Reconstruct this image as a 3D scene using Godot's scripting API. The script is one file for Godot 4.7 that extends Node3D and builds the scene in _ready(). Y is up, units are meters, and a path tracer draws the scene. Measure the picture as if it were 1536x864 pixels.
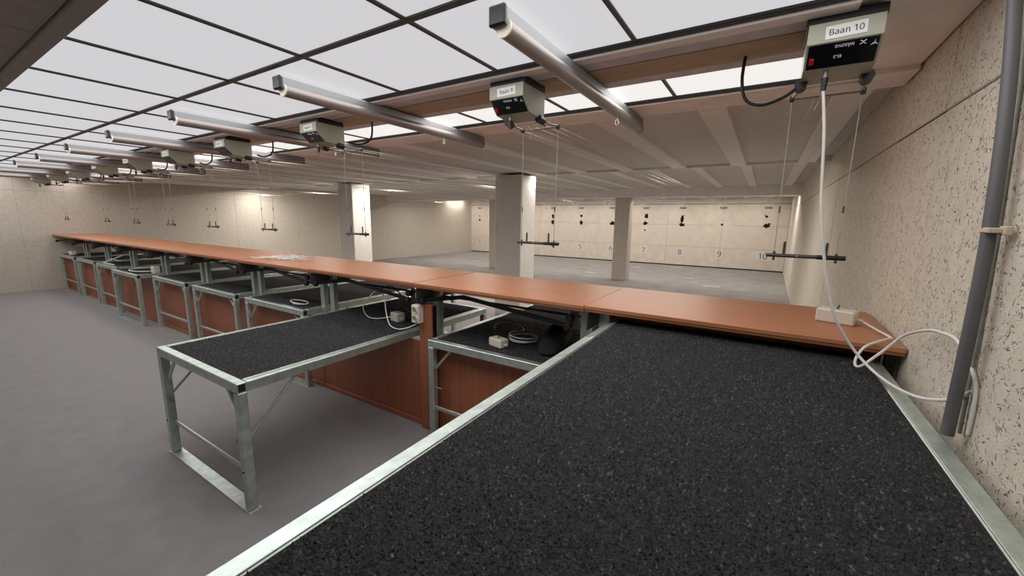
extends Node3D
# Indoor shooting range with ten lanes. x runs along the counter (lane 1 at x=0, lane 10 up to x=12), -z is downrange, y up, metres.

const LANE := 1.2
const CEIL_Y := 2.124          # luminous ceiling
const SOFFIT_Y := 2.115        # beams and first concrete bay
const FAR_Z := -12.616
const NUM := ["zero", "one", "two", "three", "four", "five", "six", "seven", "eight", "nine", "ten"]
var M := {}
var names_used := {}
var box_cache := {}
var rng := RandomNumberGenerator.new()


func _ready() -> void:
	rng.seed = 20
	# ---------------------------------------------------------------- camera
	var cam := Camera3D.new()
	cam.name = "camera"
	cam.position = Vector3(11.535, 1.488, 1.872)
	cam.rotation = Vector3(-0.1717, 0.5576, 0.0152)
	cam.fov = 71.49
	cam.near = 0.02
	cam.far = 60.0
	add_child(cam)
	cam.current = true
	# ---------------------------------------------------------------- environment
	var we := WorldEnvironment.new()
	we.name = "environment"
	var env := Environment.new()
	env.background_mode = Environment.BG_COLOR
	env.background_color = Color(0, 0, 0)
	env.tonemap_mode = Environment.TONE_MAPPER_LINEAR
	env.tonemap_exposure = 1.0
	env.sdfgi_enabled = true
	env.ssao_enabled = true
	env.ssil_enabled = true
	we.environment = env
	add_child(we)
	# ---------------------------------------------------------------- large area lights in front of the glowing ceiling rows
	area_light("ceiling_row_light", Vector3(5.9, 2.117, 1.12), Vector2(11.9, 0.52), Color(1.0, 0.99, 0.975), 0.72)
	area_light("ceiling_row_light", Vector3(5.9, 2.117, 0.58), Vector2(11.9, 0.50), Color(1.0, 0.99, 0.975), 0.72)
	area_light("ceiling_row_light", Vector3(5.75, 2.117, -0.28), Vector2(11.6, 0.28), Color(1.0, 0.985, 0.965), 1.1)
	materials()
	structure()
	range_lamps()
	counter_and_bulkhead()
	tables()
	lamp_rails()
	control_units()
	far_wall_things()
	small_things()


# =================================================================== helpers: nodes
func numbered(n: String) -> String:
	if names_used.has(n):
		names_used[n] += 1
		return "%s_%03d" % [n, names_used[n]]
	names_used[n] = 0
	return n


func thing(called: String, label: String, category: String, at := Vector3.ZERO, group := "") -> Node3D:
	var o := Node3D.new()
	o.name = numbered(called)
	add_child(o)
	o.position = at
	o.set_meta("label", label)
	o.set_meta("category", category)
	if group != "":
		o.set_meta("group", group)
	return o


func struct_node(called: String, label := "") -> Node3D:
	var o := Node3D.new()
	o.name = numbered(called)
	add_child(o)
	o.set_meta("kind", "structure")
	if label != "":
		o.set_meta("label", label)
	return o


func part(called: String, mesh: Mesh, mat: Material, parent: Node, at := Vector3.ZERO, rot := Vector3.ZERO) -> MeshInstance3D:
	var o := MeshInstance3D.new()
	o.name = called
	o.mesh = mesh
	o.material_override = mat
	parent.add_child(o, true)
	o.position = at
	o.rotation = rot
	o.cast_shadow = GeometryInstance3D.SHADOW_CASTING_SETTING_ON
	return o


func area_light(called: String, at: Vector3, size: Vector2, col: Color, energy: float) -> void:
	var l := AreaLight3D.new()
	l.name = numbered(called)
	l.area_normalize_energy = false
	l.area_size = size
	l.light_color = col
	l.light_energy = energy
	l.shadow_enabled = true
	add_child(l)
	l.position = at
	l.rotation = Vector3(-PI / 2, 0, 0)


# =================================================================== helpers: meshes
func tri(st: SurfaceTool, a: Vector3, b: Vector3, c: Vector3, n: Vector3) -> void:
	if (b - a).cross(c - a).dot(n) > 0.0:
		var t := b
		b = c
		c = t
	for v in [a, b, c]:
		st.set_normal(n)
		st.add_vertex(v)


func quad(st: SurfaceTool, a: Vector3, b: Vector3, c: Vector3, d: Vector3, n: Vector3) -> void:
	tri(st, a, b, c, n)
	tri(st, a, c, d, n)


func smooth_tri(st: SurfaceTool, p: Array, n: Array) -> void:
	var order := [0, 1, 2]
	if (p[1] - p[0]).cross(p[2] - p[0]).dot(n[0] + n[1] + n[2]) > 0.0:
		order = [0, 2, 1]
	for i in order:
		st.set_normal(n[i])
		st.add_vertex(p[i])


func add_box(st: SurfaceTool, c: Vector3, s: Vector3, bevel := 0.0) -> void:
	var h := s * 0.5
	var b: float = minf(bevel, minf(h.x, minf(h.y, h.z)) * 0.8)
	if b <= 0.0:
		for ax in 3:
			for sg in [-1.0, 1.0]:
				var n := Vector3.ZERO
				n[ax] = sg
				var u := Vector3.ZERO
				u[(ax + 1) % 3] = h[(ax + 1) % 3]
				var w := Vector3.ZERO
				w[(ax + 2) % 3] = h[(ax + 2) % 3]
				var o: Vector3 = c + n * h[ax]
				quad(st, o - u - w, o + u - w, o + u + w, o - u + w, n)
		return
	for ax in 3:
		var i := (ax + 1) % 3
		var j := (ax + 2) % 3
		for sg in [-1.0, 1.0]:
			var n := Vector3.ZERO
			n[ax] = sg
			var u := Vector3.ZERO
			u[i] = h[i] - b
			var w := Vector3.ZERO
			w[j] = h[j] - b
			var o: Vector3 = c + n * h[ax]
			quad(st, o - u - w, o + u - w, o + u + w, o - u + w, n)
		# edges running along ax
		for si in [-1.0, 1.0]:
			for sj in [-1.0, 1.0]:
				var along := Vector3.ZERO
				along[ax] = h[ax] - b
				var p := c
				p[i] += si * h[i]
				p[j] += sj * (h[j] - b)
				var q := c
				q[i] += si * (h[i] - b)
				q[j] += sj * h[j]
				var n := Vector3.ZERO
				n[i] = si
				n[j] = sj
				quad(st, p - along, p + along, q + along, q - along, n.normalized())
	for sx in [-1.0, 1.0]:
		for sy in [-1.0, 1.0]:
			for sz in [-1.0, 1.0]:
				var n := Vector3(sx, sy, sz)
				tri(st, c + Vector3(sx * h.x, sy * (h.y - b), sz * (h.z - b)), c + Vector3(sx * (h.x - b), sy * h.y, sz * (h.z - b)), c + Vector3(sx * (h.x - b), sy * (h.y - b), sz * h.z), n.normalized())


func begin() -> SurfaceTool:
	var st := SurfaceTool.new()
	st.begin(Mesh.PRIMITIVE_TRIANGLES)
	return st


func boxm(s: Vector3, bevel := 0.0) -> ArrayMesh:
	var key := "%.4f %.4f %.4f %.4f" % [s.x, s.y, s.z, bevel]
	if not box_cache.has(key):
		var st := begin()
		add_box(st, Vector3.ZERO, s, bevel)
		box_cache[key] = st.commit()
	return box_cache[key]


func slab(called: String, lo: Vector3, hi: Vector3, mat: Material, parent: Node, bevel := 0.0) -> MeshInstance3D:
	return part(called, boxm(hi - lo, bevel), mat, parent, (lo + hi) * 0.5)


func add_tube(st: SurfaceTool, pts: Array, r: float, seg := 8, r_end := -1.0) -> void:
	var n := pts.size()
	var t0: Vector3 = (pts[1] - pts[0]).normalized()
	var up := Vector3.UP if absf(t0.y) < 0.9 else Vector3.RIGHT
	var u := t0.cross(up).normalized()
	var rings := []
	var norms := []
	for i in n:
		var t: Vector3
		if i == 0:
			t = t0
		elif i == n - 1:
			t = (pts[n - 1] - pts[n - 2]).normalized()
		else:
			t = (pts[i + 1] - pts[i - 1]).normalized()
		u = (u - t * u.dot(t)).normalized()
		var w := t.cross(u)
		var ring := []
		var nn := []
		var rad := r if r_end < 0.0 else lerpf(r, r_end, float(i) / (n - 1))
		for k in seg:
			var a := TAU * k / seg
			var d := u * cos(a) + w * sin(a)
			nn.append(d)
			ring.append(pts[i] + d * rad)
		rings.append(ring)
		norms.append(nn)
	for i in n - 1:
		for k in seg:
			var k2 := (k + 1) % seg
			smooth_tri(st, [rings[i][k], rings[i][k2], rings[i + 1][k2]], [norms[i][k], norms[i][k2], norms[i + 1][k2]])
			smooth_tri(st, [rings[i][k], rings[i + 1][k2], rings[i + 1][k]], [norms[i][k], norms[i + 1][k2], norms[i + 1][k]])
	var t1: Vector3 = (pts[n - 1] - pts[n - 2]).normalized()
	for k in seg:
		var k2 := (k + 1) % seg
		tri(st, pts[0], rings[0][k], rings[0][k2], -t0)
		tri(st, pts[n - 1], rings[n - 1][k], rings[n - 1][k2], t1)


func tubem(pts: Array, r: float, seg := 8, r_end := -1.0) -> ArrayMesh:
	var st := begin()
	add_tube(st, pts, r, seg, r_end)
	return st.commit()


func curve(pts: Array, sub := 6) -> Array:
	var out := []
	var n := pts.size()
	for i in n - 1:
		var p0: Vector3 = pts[maxi(i - 1, 0)]
		var p1: Vector3 = pts[i]
		var p2: Vector3 = pts[i + 1]
		var p3: Vector3 = pts[mini(i + 2, n - 1)]
		for k in sub:
			var t := float(k) / sub
			out.append(0.5 * (2.0 * p1 + (p2 - p0) * t + (2.0 * p0 - 5.0 * p1 + 4.0 * p2 - p3) * t * t + (3.0 * p1 - p0 - 3.0 * p2 + p3) * t * t * t))
	out.append(pts[n - 1])
	return out


func prism_x(poly: Array, x0: float, x1: float) -> ArrayMesh:
	# poly: Vector2(z, y) outline, extruded along x
	var st := begin()
	var pv := PackedVector2Array(poly)
	var mid := Vector2.ZERO
	for p in poly:
		mid += p / poly.size()
	var ccw := not Geometry2D.is_polygon_clockwise(pv)
	var idx := Geometry2D.triangulate_polygon(pv)
	for t in range(0, idx.size(), 3):
		for s in [[x0, -1.0], [x1, 1.0]]:
			var q := []
			for k in 3:
				var p: Vector2 = pv[idx[t + k]]
				q.append(Vector3(s[0], p.y, p.x))
			tri(st, q[0], q[1], q[2], Vector3(s[1], 0, 0))
	for i in poly.size():
		var a: Vector2 = pv[i]
		var b: Vector2 = pv[(i + 1) % poly.size()]
		var e := (b - a).normalized()
		var o := Vector2(e.y, -e.x) if ccw else Vector2(-e.y, e.x)
		quad(st, Vector3(x0, a.y, a.x), Vector3(x1, a.y, a.x), Vector3(x1, b.y, b.x), Vector3(x0, b.y, b.x), Vector3(0, o.y, o.x))
	return st.commit()


func lathe(profile: Array, seg := 16) -> ArrayMesh:
	# profile: Vector2(radius, y), turned round y
	var st := begin()
	for i in profile.size() - 1:
		var a: Vector2 = profile[i]
		var b: Vector2 = profile[i + 1]
		var e := (b - a).normalized()
		var no := Vector2(e.y, -e.x)
		for k in seg:
			var a0 := TAU * k / seg
			var a1 := TAU * (k + 1) / seg
			var d0 := Vector3(cos(a0), 0, sin(a0))
			var d1 := Vector3(cos(a1), 0, sin(a1))
			var n0 := d0 * no.x + Vector3.UP * no.y
			var n1 := d1 * no.x + Vector3.UP * no.y
			var p := [d0 * a.x + Vector3.UP * a.y, d1 * a.x + Vector3.UP * a.y, d1 * b.x + Vector3.UP * b.y, d0 * b.x + Vector3.UP * b.y]
			if a.x > 1e-5:
				smooth_tri(st, [p[0], p[1], p[2]], [n0, n1, n1])
			if b.x > 1e-5:
				smooth_tri(st, [p[0], p[2], p[3]], [n0, n1, n0])
	return st.commit()


func text_mesh(s: String, cap_height: float, bold := false, depth := 0.0008) -> TextMesh:
	var f := SystemFont.new()
	f.font_names = PackedStringArray(["Droid Sans"])
	if bold:
		f.font_weight = 700
	var t := TextMesh.new()
	t.text = s
	t.font = f
	t.font_size = 48
	t.pixel_size = cap_height / (48.0 * 0.714)
	t.depth = depth
	t.curve_step = 1.0
	return t


# =================================================================== materials
func mat(col: Color, rough := 0.8, metal := 0.0) -> StandardMaterial3D:
	var m := StandardMaterial3D.new()
	m.albedo_color = col
	m.roughness = rough
	m.metallic = metal
	return m


func noise(freq: float, sd: int, oct := 3) -> FastNoiseLite:
	var n := FastNoiseLite.new()
	n.seed = sd
	n.noise_type = FastNoiseLite.TYPE_SIMPLEX_SMOOTH
	n.frequency = freq
	n.fractal_octaves = oct
	return n


func tile_noise(n: FastNoiseLite, x: float, y: float, w: float, h: float) -> float:
	# noise that repeats over w by h: four shifted samples cross faded
	var u := x / w
	var v := y / h
	var a := n.get_noise_2d(x, y) * (1.0 - u) + n.get_noise_2d(x - w, y) * u
	var b := n.get_noise_2d(x, y - h) * (1.0 - u) + n.get_noise_2d(x - w, y - h) * u
	return a * (1.0 - v) + b * v


func tri_map(m: StandardMaterial3D, metres: Vector3) -> StandardMaterial3D:
	m.uv1_triplanar = true
	m.uv1_world_triplanar = true
	m.uv1_triplanar_sharpness = 8.0
	m.uv1_scale = Vector3(1.0 / metres.x, 1.0 / metres.y, 1.0 / metres.z)
	return m


func stroke(im: Image, hm: Image, x: float, y: float, ang: float, length: int, col: Color, hv: float, mix: float) -> void:
	var w := im.get_width()
	var bend := rng.randf_range(-0.06, 0.06)
	for i in length:
		var px := posmod(int(x), w)
		var py := posmod(int(y), w)
		im.set_pixel(px, py, im.get_pixel(px, py).lerp(col, mix))
		if hm:
			hm.set_pixel(px, py, Color(hv, hv, hv))
		x += cos(ang)
		y += sin(ang)
		ang += bend


func wood_wool(base: Color, dark: Color, light: Color, n_light: int, n_dark: int, sd: int, longest: int) -> StandardMaterial3D:
	rng.seed = sd
	var w := 1024
	var im := Image.create(w, w, false, Image.FORMAT_RGB8)
	var hm := Image.create(w, w, false, Image.FORMAT_RGB8)
	var na := noise(0.012, sd)
	for y in w:
		for x in w:
			var v := na.get_noise_2d(x, y) * 0.035 + rng.randf_range(-0.025, 0.025)
			im.set_pixel(x, y, Color(base.r + v, base.g + v, base.b + v))
	hm.fill(Color(0.5, 0.5, 0.5))
	for i in n_light:
		var x := rng.randf() * w
		var y := rng.randf() * w
		var a := rng.randf() * TAU
		var l := rng.randi_range(14, 46)
		var c := base.lerp(light, rng.randf_range(0.2, 0.9))
		var hv := rng.randf_range(0.55, 0.85)
		stroke(im, hm, x, y, a, l, c, hv, 0.7)
		stroke(im, hm, x - sin(a), y + cos(a), a, l, c, hv, 0.6)
	for i in n_dark:
		var x := rng.randf() * w
		var y := rng.randf() * w
		# dashes gather in loose swarms
		if na.get_noise_2d(x * 1.7 + 300.0, y * 1.7) < rng.randf_range(-0.5, 0.25):
			continue
		var a := rng.randf() * TAU
		var l := rng.randi_range(3, longest)
		var c := base.lerp(dark, rng.randf_range(0.35, 1.0))
		stroke(im, hm, x, y, a, l, c, 0.1, 0.9)
		if rng.randf() < 0.6:
			stroke(im, hm, x - sin(a), y + cos(a), a, l - 1, c, 0.1, 0.8)
		if rng.randf() < 0.4:
			stroke(im, hm, x + sin(a), y - cos(a), a, l - 2, c, 0.1, 0.8)
		if l > 7 and rng.randf() < 0.4:
			stroke(im, hm, x - 2.0 * sin(a), y + 2.0 * cos(a), a, l - 3, c, 0.1, 0.7)
	var m := mat(Color.WHITE, 0.95)
	m.albedo_texture = ImageTexture.create_from_image(im)
	m.heightmap_enabled = true
	m.heightmap_scale = 0.35
	m.heightmap_texture = ImageTexture.create_from_image(hm)
	return tri_map(m, Vector3(1.1, 1.1, 1.1))


func speckle(w: int, base: Color, amp: float, freq: float, blotch: float, bfreq: float, sd: int, warm := 0.0) -> ImageTexture:
	rng.seed = sd
	var im := Image.create(w, w, false, Image.FORMAT_RGB8)
	var nf := noise(freq, sd, 2)
	var nb := noise(bfreq, sd + 1, 3)
	for y in w:
		for x in w:
			var v := nf.get_noise_2d(x, y) * amp + rng.randf_range(-amp, amp) * 0.6
			var b := tile_noise(nb, x, y, w, w) * blotch
			im.set_pixel(x, y, Color(base.r + v + b + warm * b, base.g + v + b, base.b + v + b - warm * b))
	return ImageTexture.create_from_image(im)


func wood_tex(base: Color, dark: Color, sd: int, upright := false) -> ImageTexture:
	var w := 512
	rng.seed = sd
	var im := Image.create(w, w, false, Image.FORMAT_RGB8)
	var n1 := noise(0.03, sd, 4)
	var n2 := noise(0.09, sd + 3, 2)
	for y in w:
		for x in w:
			var a := TAU * x / w
			# stretched along u so that the grain runs with x
			var g := n1.get_noise_3d(cos(a) * 9.0, y * 1.6, sin(a) * 9.0)
			var f := n2.get_noise_3d(cos(a) * 26.0, y * 3.5, sin(a) * 26.0 + 50.0)
			var t := clampf(0.42 + g * 0.55 + f * 0.25 + rng.randf_range(-0.05, 0.05), 0.0, 1.0)
			im.set_pixel(y if upright else x, x if upright else y, base.lerp(dark, t))
	return ImageTexture.create_from_image(im)


func materials() -> void:
	M.wall = wood_wool(Color(0.83, 0.79, 0.73), Color(0.27, 0.225, 0.19), Color(0.92, 0.885, 0.835), 5200, 6400, 3, 15)
	M.wall_soft = wood_wool(Color(0.765, 0.73, 0.685), Color(0.50, 0.46, 0.42), Color(0.84, 0.80, 0.74), 4200, 2600, 5, 12)
	M.infill = wood_wool(Color(0.83, 0.80, 0.785), Color(0.20, 0.17, 0.16), Color(0.88, 0.86, 0.84), 4200, 1500, 9, 9)
	M.pillar = wood_wool(Color(0.88, 0.86, 0.835), Color(0.55, 0.51, 0.48), Color(0.93, 0.91, 0.89), 2500, 1800, 12, 9)
	M.rib = tri_map(mat(Color.WHITE, 0.9), Vector3(0.8, 0.8, 0.8))
	M.rib.albedo_texture = speckle(256, Color(0.92, 0.895, 0.875), 0.02, 0.2, 0.04, 0.02, 21)
	M.beam_paint = tri_map(mat(Color.WHITE, 0.85), Vector3(1.4, 1.4, 1.4))
	M.beam_paint.albedo_texture = speckle(256, Color(0.93, 0.90, 0.885), 0.015, 0.2, 0.07, 0.02, 22)
	M.soffit_paint = tri_map(mat(Color.WHITE, 0.7), Vector3(1.1, 1.1, 1.1))
	M.soffit_paint.albedo_texture = speckle(256, Color(0.76, 0.745, 0.76), 0.015, 0.3, 0.09, 0.025, 23)
	M.batten = tri_map(mat(Color.WHITE, 0.8), Vector3(0.9, 0.3, 0.3))
	M.batten.albedo_texture = wood_tex(Color(0.72, 0.645, 0.545), Color(0.61, 0.535, 0.44), 24)
	M.backstop = tri_map(mat(Color.WHITE, 0.9), Vector3(2.0, 2.0, 2.0))
	M.backstop.albedo_texture = speckle(512, Color(0.87, 0.83, 0.785), 0.012, 0.3, 0.05, 0.012, 25)
	M.scorched = mat(Color(0.055, 0.05, 0.048), 0.95)
	M.gap = mat(Color(0.10, 0.085, 0.075), 0.95)
	M.floor = tri_map(mat(Color.WHITE, 0.97), Vector3(1.3, 1.3, 1.3))
	M.floor.albedo_texture = speckle(1024, Color(0.535, 0.522, 0.53), 0.065, 0.35, 0.03, 0.006, 26)
	M.floor.heightmap_enabled = true
	M.floor.heightmap_scale = 0.2
	M.floor.heightmap_texture = speckle(512, Color(0.5, 0.5, 0.5), 0.3, 0.35, 0.0, 0.01, 27)
	M.range_floor = tri_map(mat(Color.WHITE, 0.8), Vector3(3.6, 3.6, 3.6))
	M.range_floor.albedo_texture = speckle(512, Color(0.575, 0.56, 0.555), 0.02, 0.3, 0.07, 0.012, 28, 0.15)
	M.tile = tri_map(mat(Color.WHITE, 0.9), Vector3(0.5, 0.5, 0.5))
	M.tile.albedo_texture = speckle(256, Color(0.62, 0.585, 0.575), 0.02, 0.3, 0.03, 0.02, 29)
	M.grid = mat(Color(0.30, 0.285, 0.28), 0.5, 0.2)
	M.grid_dark = mat(Color(0.16, 0.16, 0.165), 0.5, 0.2)
	M.panel = mat(Color(0.50, 0.50, 0.51), 0.6)
	M.panel.emission_enabled = true
	M.panel.emission = Color(0.985, 0.985, 1.0)
	M.panel.emission_energy_multiplier = 0.61
	M.panel_near = mat(Color(0.50, 0.50, 0.50), 0.6)
	M.panel_near.emission_enabled = true
	M.panel_near.emission = Color(1.0, 0.99, 0.975)
	M.panel_near.emission_energy_multiplier = 0.85
	M.tube_glow = mat(Color(0.9, 0.9, 0.9), 0.4)
	M.tube_glow.emission_enabled = true
	M.tube_glow.emission = Color(1.0, 0.95, 0.86)
	M.tube_glow.emission_energy_multiplier = 4.0
	M.alu = mat(Color(0.52, 0.53, 0.54), 0.45, 0.55)
	M.alu_dull = mat(Color(0.56, 0.53, 0.52), 0.42, 0.6)
	M.alu_trim = mat(Color(0.90, 0.87, 0.86), 0.5, 0.1)
	M.galv = tri_map(mat(Color.WHITE, 0.40, 0.8), Vector3(0.5, 0.5, 0.5))
	M.galv.albedo_texture = speckle(256, Color(0.77, 0.815, 0.795), 0.03, 0.12, 0.10, 0.03, 30)
	M.galv_dull = tri_map(mat(Color.WHITE, 0.55, 0.55), Vector3(0.5, 0.5, 0.5))
	M.galv_dull.albedo_texture = speckle(256, Color(0.60, 0.61, 0.58), 0.03, 0.12, 0.08, 0.03, 31)
	M.black_plastic = mat(Color(0.06, 0.06, 0.065), 0.45)
	M.black_steel = mat(Color(0.075, 0.075, 0.08), 0.4, 0.3)
	M.black_gloss = mat(Color(0.035, 0.04, 0.055), 0.18)
	M.white_plastic = mat(Color(0.86, 0.83, 0.78), 0.45)
	M.cable_white = mat(Color(0.88, 0.87, 0.86), 0.5)
	M.cable_black = mat(Color(0.05, 0.05, 0.05), 0.45)
	M.unit_body = mat(Color(0.60, 0.60, 0.54), 0.5, 0.15)
	M.paper = mat(Color(0.88, 0.88, 0.88), 0.8)
	M.ink = mat(Color(0.10, 0.10, 0.11), 0.8)
	M.ink_blue = mat(Color(0.18, 0.22, 0.36), 0.8)
	M.print_white = mat(Color(0.82, 0.83, 0.85), 0.5)
	M.red_glow = mat(Color(0.5, 0.05, 0.04), 0.4)
	M.red_glow.emission_enabled = true
	M.red_glow.emission = Color(1.0, 0.12, 0.08)
	M.red_glow.emission_energy_multiplier = 0.06
	M.wire = mat(Color(0.72, 0.71, 0.68), 0.4, 0.5)
	M.steel_dark = mat(Color(0.33, 0.32, 0.31), 0.45, 0.5)
	M.pipe = mat(Color(0.36, 0.36, 0.37), 0.5)
	M.clip = mat(Color(0.78, 0.72, 0.63), 0.5)
	M.counter = tri_map(mat(Color.WHITE, 0.42), Vector3(1.6, 0.5, 0.5))
	M.counter.albedo_texture = wood_tex(Color(0.735, 0.50, 0.36), Color(0.635, 0.405, 0.28), 40)
	M.counter_edge = tri_map(mat(Color.WHITE, 0.55), Vector3(1.2, 0.2, 0.2))
	M.counter_edge.albedo_texture = wood_tex(Color(0.62, 0.39, 0.275), Color(0.50, 0.30, 0.20), 41)
	M.board = tri_map(mat(Color.WHITE, 0.45), Vector3(0.8, 1.3, 0.8))
	M.board.albedo_texture = wood_tex(Color(0.635, 0.39, 0.28), Color(0.53, 0.31, 0.215), 42, true)
	M.carpet = tri_map(mat(Color.WHITE, 0.98), Vector3(0.9, 0.9, 0.9))
	M.carpet.albedo_texture = speckle(1024, Color(0.14, 0.133, 0.14), 0.06, 0.25, 0.03, 0.01, 43)
	M.carpet.heightmap_enabled = true
	M.carpet.heightmap_scale = 0.5
	M.carpet.heightmap_texture = speckle(512, Color(0.5, 0.5, 0.5), 0.45, 0.25, 0.0, 0.01, 44)
	M.pile = mat(Color.WHITE, 0.9)
	M.pile.vertex_color_use_as_albedo = true
	M.bag = mat(Color(0.20, 0.20, 0.205), 0.8)
	M.tape = mat(Color(0.86, 0.78, 0.60), 0.6)


# =================================================================== the room
func wall_x_left(z: float) -> float:
	return -0.107 - 0.0321 * z


func wall_x_right(z: float) -> float:
	return 12.005 - 0.0085 * z


func side_board(called: String, parent: Node, left: bool, z0: float, z1: float, y0: float, y1: float, m: Material, proud: float) -> void:
	# a wood wool board on a slightly skewed side wall
	var st := begin()
	var sgn := 1.0 if left else -1.0
	var f := func(z: float) -> float: return (wall_x_left(z) if left else wall_x_right(z))
	var xa: float = f.call(z0) + sgn * proud
	var xb: float = f.call(z1) + sgn * proud
	var ba: float = f.call(z0) - sgn * 0.03
	var bb: float = f.call(z1) - sgn * 0.03
	var b := 0.0018 if left else 0.004
	var n := Vector3(sgn, 0, 0)
	var A := Vector3(xa, y0 + b, z0 + b)
	var B := Vector3(xb, y0 + b, z1 - b)
	var C := Vector3(xb, y1 - b, z1 - b)
	var D := Vector3(xa, y1 - b, z0 + b)
	quad(st, A, B, C, D, n)
	var e := sgn * 0.004
	var A1 := Vector3(xa - e, y0, z0)
	var B1 := Vector3(xb - e, y0, z1)
	var C1 := Vector3(xb - e, y1, z1)
	var D1 := Vector3(xa - e, y1, z0)
	quad(st, A, B, B1, A1, Vector3(sgn, -1, 0).normalized())
	quad(st, C, D, D1, C1, Vector3(sgn, 1, 0).normalized())
	quad(st, A, D, D1, A1, Vector3(sgn, 0, -1).normalized())
	quad(st, B, C, C1, B1, Vector3(sgn, 0, 1).normalized())
	var A2 := Vector3(ba, y0, z0)
	var B2 := Vector3(bb, y0, z1)
	var C2 := Vector3(bb, y1, z1)
	var D2 := Vector3(ba, y1, z0)
	quad(st, A1, B1, B2, A2, Vector3.DOWN)
	quad(st, C1, D1, D2, C2, Vector3.UP)
	quad(st, A1, D1, D2, A2, Vector3(0, 0, -1))
	quad(st, B1, C1, C2, B2, Vector3(0, 0, 1))
	part(called, st.commit(), m, parent)


func skew_slab(parent: Node, left: bool) -> void:
	var st := begin()
	var sgn := 1.0 if left else -1.0
	var z0 := -12.9
	var z1 := 3.5
	var xa := (wall_x_left(z0) if left else wall_x_right(z0)) - sgn * 0.004
	var xb := (wall_x_left(z1) if left else wall_x_right(z1)) - sgn * 0.004
	var o := Vector3(-sgn * 0.25, 0, 0)
	var A := Vector3(xa, -0.1, z0)
	var B := Vector3(xb, -0.1, z1)
	var C := Vector3(xb, 2.45, z1)
	var D := Vector3(xa, 2.45, z0)
	quad(st, A, B, C, D, Vector3(sgn, 0, 0))
	quad(st, A + o, B + o, C + o, D + o, Vector3(-sgn, 0, 0))
	quad(st, A, B, B + o, A + o, Vector3.DOWN)
	quad(st, C, D, D + o, C + o, Vector3.UP)
	quad(st, A, D, D + o, A + o, Vector3(0, 0, -1))
	quad(st, B, C, C + o, B + o, Vector3(0, 0, 1))
	part("backing", st.commit(), M.gap, parent)


func structure() -> void:
	# floors
	var fl := struct_node("floor", "grey carpet tile floor behind the shooting tables")
	slab("carpet", Vector3(-0.45, -0.12, -0.11), Vector3(12.3, 0.0, 3.5), M.floor, fl)
	var rf := struct_node("floor_range", "smooth grey floor running from the counter to the target wall")
	slab("screed", Vector3(-0.45, -0.12, -12.9), Vector3(12.4, 0.0, -0.11), M.range_floor, rf)
	rng.seed = 77
	for i in 7:
		var p := [Vector3(11.2, 0, -6.6), Vector3(11.4, 0, -12.3), Vector3(8.1, 0, -11.2), Vector3(9.2, 0, -11.9), Vector3(10.6, 0, -8.4), Vector3(7.4, 0, -9.0), Vector3(9.9, 0, -9.6)][i] as Vector3
		part("paper_scrap", boxm(Vector3(rng.randf_range(0.12, 0.35), 0.002, rng.randf_range(0.03, 0.08))), M.paper, rf, p + Vector3(0, 0.0012, 0), Vector3(0, rng.randf_range(-0.4, 0.4), 0))
	# walls
	var wl := struct_node("wall_left", "cream wood wool board wall at the lane one end")
	skew_slab(wl, true)
	var zs := [-12.62, -11.1, -9.5, -7.95, -6.35, -4.8, -3.2, -1.62, 0.36, 1.9, 3.4]
	for i in zs.size() - 1:
		side_board("board", wl, true, zs[i] + 0.0006, zs[i + 1] - 0.0006, 0.0, 1.8645, M.wall_soft, 0.0 + 0.0015 * (i % 2))
		side_board("board", wl, true, zs[i] + 0.0006 + 0.3 * (i % 2), zs[i + 1] - 0.0006 + (0.3 if i % 2 == 0 and i < zs.size() - 2 else 0.0), 1.866, 2.4, M.wall_soft, 0.001)
	var wr := struct_node("wall_right", "cream wood wool board wall with dark flecks and ragged joints")
	skew_slab(wr, false)
	var zr := [-12.62, -10.1, -7.6, -5.1, -2.6, -1.34, -0.71, -0.08, 0.9, 1.9, 3.4]
	for i in zr.size() - 1:
		side_board("board", wr, false, zr[i] + 0.0025, zr[i + 1] - 0.0025, 0.0, 1.862, M.wall, 0.002 * (i % 2))
	var zu := [-12.62, -9.2, -5.8, -2.4, -1.02, -0.10, 0.85, 2.1, 3.4]
	for i in zu.size() - 1:
		side_board("board", wr, false, zu[i] + 0.0025, zu[i + 1] - 0.0025, 1.867, 2.4, M.wall, 0.0015 * ((i + 1) % 2))
	var wb := struct_node("wall_back", "cream wall behind the shooters")
	slab("plaster", Vector3(-0.5, -0.1, 3.3), Vector3(12.4, 2.45, 3.5), M.wall_soft, wb)
	# far wall with its backstop panels
	var wf := struct_node("wall_far", "cream target wall of large backstop panels")
	slab("backing", Vector3(-0.2, -0.1, FAR_Z - 0.25), Vector3(12.5, 2.45, FAR_Z - 0.02), M.gap, wf)
	var xs := [0.29, 1.35, 3.8, 6.25, 8.7, 10.35, 12.11]
	var ys := [[0.035, 0.655], [0.659, 1.368], [1.372, 2.035]]
	for r in 3:
		for i in xs.size() - 1:
			var x0: float = xs[i] + 0.002
			var x1: float = xs[i + 1] - 0.002
			slab("backstop_panel", Vector3(x0, ys[r][0], FAR_Z - 0.02), Vector3(x1, ys[r][1], FAR_Z + 0.0015 * ((i + r) % 2)), M.backstop, wf, 0.002)
	slab("top_board", Vector3(0.2, 2.05, FAR_Z - 0.02), Vector3(12.12, 2.36, FAR_Z - 0.006), M.infill, wf)
	bullet_marks(wf)
	# slab over everything
	var cs := struct_node("ceiling_slab", "concrete slab above the ceiling")
	slab("slab", Vector3(-0.6, 2.36, -12.9), Vector3(12.5, 2.5, 3.5), M.rib, cs)
	luminous_ceiling()
	range_ceiling()
	pillars()


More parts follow.
